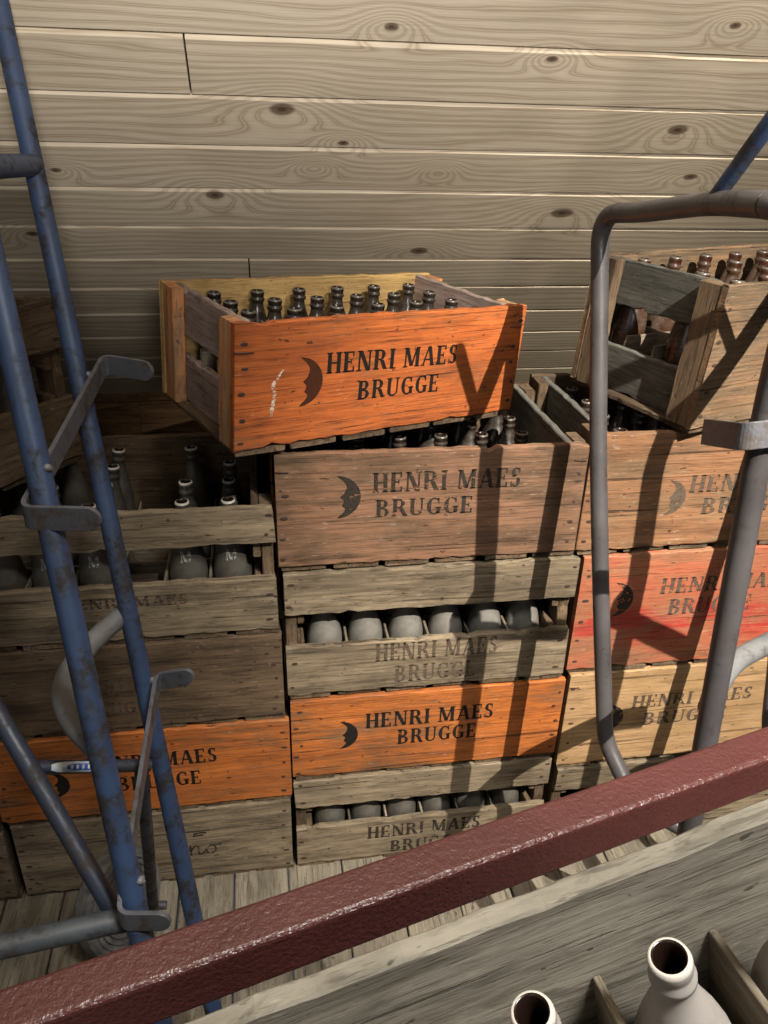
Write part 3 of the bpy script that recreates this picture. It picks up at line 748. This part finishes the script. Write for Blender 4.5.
def scuff(root, D, pts, w, name='paint_drip'):
    bm = bmesh.new(); y = -D / 2 - 0.0004
    p = spline([V((a, y, b)) for a, b in pts], 6)
    n = len(p)
    for i in range(n - 1):
        wa = w * (0.5 + 0.5 * sin(i * 1.3) ** 2); wb = w * (0.5 + 0.5 * sin((i + 1) * 1.3) ** 2)
        clean_poly(bm, [p[i] + V((-wa, 0, 0)), p[i] + V((wa, 0, 0)), p[i + 1] + V((wb, 0, 0)), p[i + 1] + V((-wb, 0, 0))])
    o = shell(name, bm, ink('chalky_white_drip', srgb(206, 186, 168), 0.50), root)
    o['label'] = 'white paint drip'
scuff(o_top, .265, [(-0.178, 0.116), (-0.183, 0.108), (-0.190, 0.096), (-0.188, 0.082), (-0.191, 0.066), (-0.192, 0.053)], 0.0034)

# ------------------------------------------------------------------ foreground crate on its own stack
PH = math.radians(5.93); ud = V((cos(PH), sin(PH), 0)); vd = V((-sin(PH), cos(PH), 0))
FD = 0.302; FW = 0.47
f0 = V((-0.0129, -1.1033, 0.7068)); fz = 0.0
for k in range(4):
    crate(['plain grey crate on the floor under the foreground crate', 'plain grey crate second from the floor under the foreground crate', 'plain grey crate third from the floor under the foreground crate', 'plain grey crate directly under the foreground crate'][k],
          (f0.x - 0.02, f0.y, fz), FW, 0.168, D=FD, yaw=PH, div=False, nails=False); fz += 0.1715
f_cr = crate('grey crate in the foreground with dust covered bottles, seen from above', f0, FW, 0.1965, D=FD, yaw=PH, roll=math.radians(-12), pitch=math.radians(-2.77), sides='solid', nails=False, dh=0.120,
             mats=dict(front=W_FORE, back=W_FORE, side=W_FORE, batten=W_FORE))
bm = bmesh.new()
q = V((f0.x, f0.y, fz + 0.001)) + ud * 0.385 + vd * 0.05
add_board(bm, q, vd, ud, (0, 0, 1), 0.2, 0.05, 0.078, rough=0.001)
tag(link('wooden_block', bm, W_GREYD), 'rough wooden block propping up the right side of the foreground crate', 'block')
fill(f_cr, 'the foreground crate', 0.173, G_FORE, 'dust coated', [(1, 3), (2, 3), (3, 3), (4, 3), (5, 3), (2, 2), (3, 2), (4, 2)], jit=0.0003, ioff=0.0042, r=0.0272, lip=0.0102, tilt=(0, math.radians(-5.5)))

# ------------------------------------------------------------------ red-brown rail crossing the foreground
BZ = 0.75
pf0, pf1 = V((-0.0741, -0.6413, BZ)), V((0.3842, -0.5243, BZ))
bd = (pf1 - pf0).normalized(); bn = V((bd.y, -bd.x, 0))
rail = thing('guard_rail', 'red-brown painted steel rail crossing the foreground', 'rail', (pf0.x, pf0.y, 0))
RW, RH = 0.034, 0.046
def add_box(bm, o, ex, ey, ez, a, b, c, seg=1):
    o, ex, ey, ez = V(o), V(ex), V(ey), V(ez); rings = []
    for i in range(seg + 1):
        p = o + ex * (a * i / seg)
        rings.append([bm.verts.new(p), bm.verts.new(p + ey * b), bm.verts.new(p + ey * b + ez * c), bm.verts.new(p + ez * c)])
    for i in range(seg):
        for k in range(4): bm.faces.new((rings[i][k], rings[i][(k + 1) % 4], rings[i + 1][(k + 1) % 4], rings[i + 1][k]))
    bm.faces.new(rings[0]); bm.faces.new(list(reversed(rings[-1])))
off = -V((pf0.x, pf0.y, 0))
bm = bmesh.new(); add_box(bm, pf0 + off - bd * 0.75 - V((0, 0, RH)), bd, bn, (0, 0, 1), 1.43, RW, RH, 20)
bevel_mod(link('rail_beam', bm, M_BEAM, rail), 0.004, 3)
for s in (-0.72, 0.62):
    bm = bmesh.new(); q = pf0 + off + bd * s; q.z = 0.006
    add_box(bm, q, bd, bn, (0, 0, 1), 0.034, RW, BZ - RH - 0.0065)
    bevel_mod(link('rail_post', bm, M_BEAM, rail), 0.003, 2)
    bm = bmesh.new(); add_box(bm, V((q.x, q.y, 0.0)) - bd * .03 - bn * .03, bd, bn, (0, 0, 1), 0.094, 0.094, 0.006)
    link('foot_plate', bm, M_BEAM, rail)

# ------------------------------------------------------------------ hand trucks
def wheel(name, parent, c, axis, R, w, mat):
    prof = [(R * .30, -w / 2), (R * .45, -w / 2)]
    for k in range(4):
        a = R * (.48 + .105 * k); prof += [(a, -w / 2 - .002), (a + R * .06, -w / 2 - .002), (a + R * .075, -w / 2 + .002)]
    prof += [(R * .94, -w / 2 + .002), (R, -w * .28), (R, w * .28), (R * .94, w / 2 - .002), (R * .5, w / 2), (R * .30, w / 2), (R * .30, -w / 2)]
    bm = bmesh.new(); add_lathe(bm, prof, 40)
    q = V((0, 0, 1)).rotation_difference(V(axis))
    bmesh.ops.rotate(bm, verts=bm.verts, cent=(0, 0, 0), matrix=q.to_matrix())
    bmesh.ops.translate(bm, verts=bm.verts, vec=V(c))
    return link(name, bm, mat, parent)
def hub(parent, c, axis, R, w, mat):
    bm = bmesh.new(); add_tube(bm, [V(c) - V(axis).normalized() * w * .62, V(c) + V(axis).normalized() * w * .62], R * .29, 20)
    return link('wheel_hub', bm, mat, parent)

def lerp3(a, b, z):
    a, b = V(a), V(b); k = (z - a.z) / (b.z - a.z); return a + (b - a) * k
RT = 0.0123
A0, A1 = V((-0.2099, -0.2988, 0.9246)), V((-0.1467, -0.4723, 0.5211))
B0, B1 = V((-0.2175, -0.0526, 0.9913)), V((-0.1226, -0.3066, 0.343))
base = V((-0.13, -0.45, 0))
lt = thing('hand_truck', 'blue tubular hand truck with flat steel brackets leaning at the left', 'hand truck', base)
O = -base
def lp(*pts): return [V(p) + O for p in pts]
tube('upright', M_BLUE, lt, lp(lerp3(A0, A1, 1.42), lerp3(A0, A1, 0.012)), RT)
tube('upright', M_BLUE, lt, lp(lerp3(B0, B1, 1.37), lerp3(B0, B1, 0.012)), 0.0114)
tube('crossbar', M_BLUE, lt, lp(lerp3(B0, B1, 1.2), lerp3(A0, A1, 1.21)), 0.012)
tube('crossbar', M_BLUEDK, lt, lp(lerp3(B0, B1, 0.10), lerp3(A0, A1, 0.10)), 0.012)
grey = spline([V((-0.176, -0.1486, 0.6972)), V((-0.211, -0.203, 0.691)), V((-0.2300, -0.2551, 0.6885)), V((-0.2290, -0.300, 0.6870)), V((-0.210, -0.345, 0.688)), V((-0.176, -0.392, 0.69))], 8)
tube('curved_handle', M_GALV, lt, lp(*grey), 0.0125)['label'] = 'bare grey curved handle'
# bracket straps with turned-out ends
def bracket(pA, pB, tabA, tabB, nm='bracket'):
    bm = bmesh.new()
    pts = [V(tabA) + O, V(pA) + O, V(pB) + O, V(tabB) + O]
    path = [pts[0]] + fillet(pts, 0.012, 5)[1:-1] + [pts[-1]]
    up = V((0, 0, 1))
    # rounded both ends: build two halves sharing the middle
    mid = len(path) // 2
    add_strip(bm, path[mid - 1:], up, 0.025, 0.005, True)
    add_strip(bm, list(reversed(path[:mid])), up, 0.025, 0.005, True)
    return bevel_mod(link(nm, bm, M_STRAP, lt), 0.0008, 2)
bracket((-0.2289, -0.3130, 0.9142), (-0.1883, -0.0346, 0.9804), (-0.1540, -0.330, 0.9169), (-0.1270, -0.0631, 0.9777))
bracket((-0.1634, -0.4772, 0.5450), (-0.1448, -0.2081, 0.6256), (-0.1123, -0.4858, 0.5473), (-0.0977, -0.2245, 0.6419))
for p in (lerp3(A0, A1, 0.955) + V((.010, -.006, 0)), lerp3(B0, B1, 0.975) + V((.012, 0, 0)), lerp3(B0, B1, 0.622) + V((.012, -.004, 0)), lerp3(A0, A1, 0.572) + V((.012, -.004, 0))):
    bm = bmesh.new(); bmesh.ops.create_icosphere(bm, subdivisions=2, radius=0.0042)
    for v in bm.verts: v.co = V((v.co.x * random.uniform(.8, 1.5), v.co.y * random.uniform(.8, 1.6), v.co.z * 1.0)) + p + O
    link('weld_bead', bm, M_GALV, lt, True)
# rear frame
Ct, Cb = V((-0.330, -0.268, 0.718)), V((-0.1780, -0.4350, 0.4980))
tube('rear_brace', M_BLUEDK, lt, lp(Ct, Cb), 0.0100)
tube('lower_bar', M_DARK, lt, lp((-0.330, -0.476, 0.518), (-0.150, -0.455, 0.5190)), 0.0120)
e0, e1 = V((-0.2697, -0.3327, 0.6192)), V((-0.1530, -0.2834, 0.5600))
cb = tube('crossbar', M_BLUEDK, lt, lp(e0, e1), 0.0075)
wc = V((-0.272, -0.092, 0.087))
rl = V((-0.1627, -0.2838, 0.5600)); rb = V((-0.215, -0.115, 0.082))
tube('rear_leg', M_BLUEDK, lt, lp(rl, rb), 0.0085)
tube('axle', M_DARK, lt, lp(rb + V((.02, .006, 0)), wc - V((.03, .009, 0))), 0.007)
ax = V((0.80, -0.46, 0.25)).normalized()
wh = wheel('wheel', lt, wc + O, -ax, 0.086, 0.038, M_RUBBER); hub(wh, wc + O, ax, 0.086, 0.038, M_DARK)
# sticker wrapped on the crossbar
def sticker(parent, a, b, r, s0, s1, mat, name, face, halfw, lift):
    a, b = V(a), V(b); d = (b - a).normalized(); f = V(face); f = (f - d * f.dot(d)).normalized(); s = d.cross(f)
    bm = bmesh.new(); rows = []
    for i in range(9):
        t = s0 + (s1 - s0) * i / 8; e = 1 - abs(2 * i / 8 - 1) ** 4 * .55
        rows.append([bm.verts.new(a + (b - a) * t + (f * cos(q * halfw * e) + s * sin(q * halfw * e)) * (r + lift)) for q in (-1, -.6, -.2, .2, .6, 1)])
    for i in range(8):
        for k in range(5): bm.faces.new((rows[i][k], rows[i][k + 1], rows[i + 1][k + 1], rows[i + 1][k]))
    return link(name, bm, mat, parent)
st = sticker(cb, e0 + O, e1 + O, 0.0075, .16, .56, P_SILVER, 'sticker', CAM - e0, 0.85, 0.0003)
st['label'] = 'small silver and blue sticker'
sticker(st, e0 + O, e1 + O, 0.0075, .28, .55, P_BLUE, 'sticker_print', CAM - e0, 0.45, 0.0006)
for k in range(5): sticker(st, e0 + O, e1 + O, 0.0075, .31 + .045 * k, .33 + .045 * k, P_WHITE, 'sticker_print', CAM - e0, 0.28, 0.0009)

# right truck: tube loop standing across the stack, hook, grey handle, blue brace
rbase = V((0.42, -0.40, 0))
rt = thing('hand_truck', 'dark steel tube loop hand truck with one flat hook, at the right', 'hand truck', rbase)
O = -rbase
Rt, Rb = V((0.4635, -0.3880, 1.0369)), V((0.4650, -0.4270, 0.6525))
Rlow = lerp3(Rt, Rb, 0.08)
loop = [V((0.4456, -0.3452, 1.2012)), V((0.4550, -0.2378, 1.1925)), V((0.4513, -0.0912, 1.1665)), V((0.4400, -0.0030, 1.1560)), V((0.4467, -0.0250, 1.0497)), V((0.4522, -0.0758, 0.8659)), V((0.4608, -0.1434, 0.6606)), V((0.4711, -0.2102, 0.4576)), V((0.500, -0.270, 0.395)), V((0.62, -0.36, 0.36)), V((0.60, -0.47, 0.33)), lerp3(Rt, Rb, 0.31)]
pts = fillet(loop, [.05, .05, .075, .02, .05, .05, .025, .04, .05, .05], 8)
tube('tube_loop', M_STEEL, rt, [p + O for p in pts], 0.0118, 24)
pole = fillet([V((0.4452, -0.3480, 1.2015)), V((0.4455, -0.3560, 1.2020)), V((0.4580, -0.3950, 1.2050)), Rt, Rb, lerp3(Rt, Rb, 0.012)], [.03, .045, .03, .04], 8)
tube('upright', M_STEEL, rt, [p + O for p in pole], 0.0125, 24)
tube('upper_brace', M_BLUE, rt, lp((0.4525, -0.2423, 1.1930), (0.4724, -0.4147, 1.4100)), 0.0080)['label'] = 'chipped blue brace bar'
hb = spline([V((0.70, -0.315, 0.72)), V((0.6404, -0.3127, 0.7105)), V((0.5847, -0.3291, 0.7049)), V((0.5308, -0.3545, 0.7042)), V((0.4933, -0.3851, 0.6990)), V((0.468, -0.415, 0.6919))], 8)
tube('curved_handle', M_GALV, rt, [p + O for p in hb], 0.0125)['label'] = 'bare grey curved handle'
bm = bmesh.new()
path = [V((0.590, -0.440, 1.040))] + fillet([V((0.590, -0.440, 1.040)), V((0.4375, -0.4020, 1.0070)), V((0.4430, -0.3300, 0.9840))], 0.010, 6)[1:-1] + [V((0.4430, -0.3300, 0.9840))]
add_strip(bm, [p + O for p in path], (0.06, .25, 1), 0.026, 0.0055, False)
hk = bevel_mod(link('hook', bm, M_STRAP, rt), 0.0009, 2)
# a second truck of the same kind just beyond the right edge of the picture
def copy_tree(o, parent=None):
    c = o.copy(); COL.objects.link(c)
    if parent: c.parent = parent
    for ch in list(o.children): copy_tree(ch, c)
    return c
t2 = copy_tree(rt); t2['label'] = 'dark steel hand truck beyond the right edge, only its shadow seen on the red crate'
t2.location = rbase + V((0.195, 0.01, 0)); t2.rotation_euler = (0, 0, math.radians(-18))
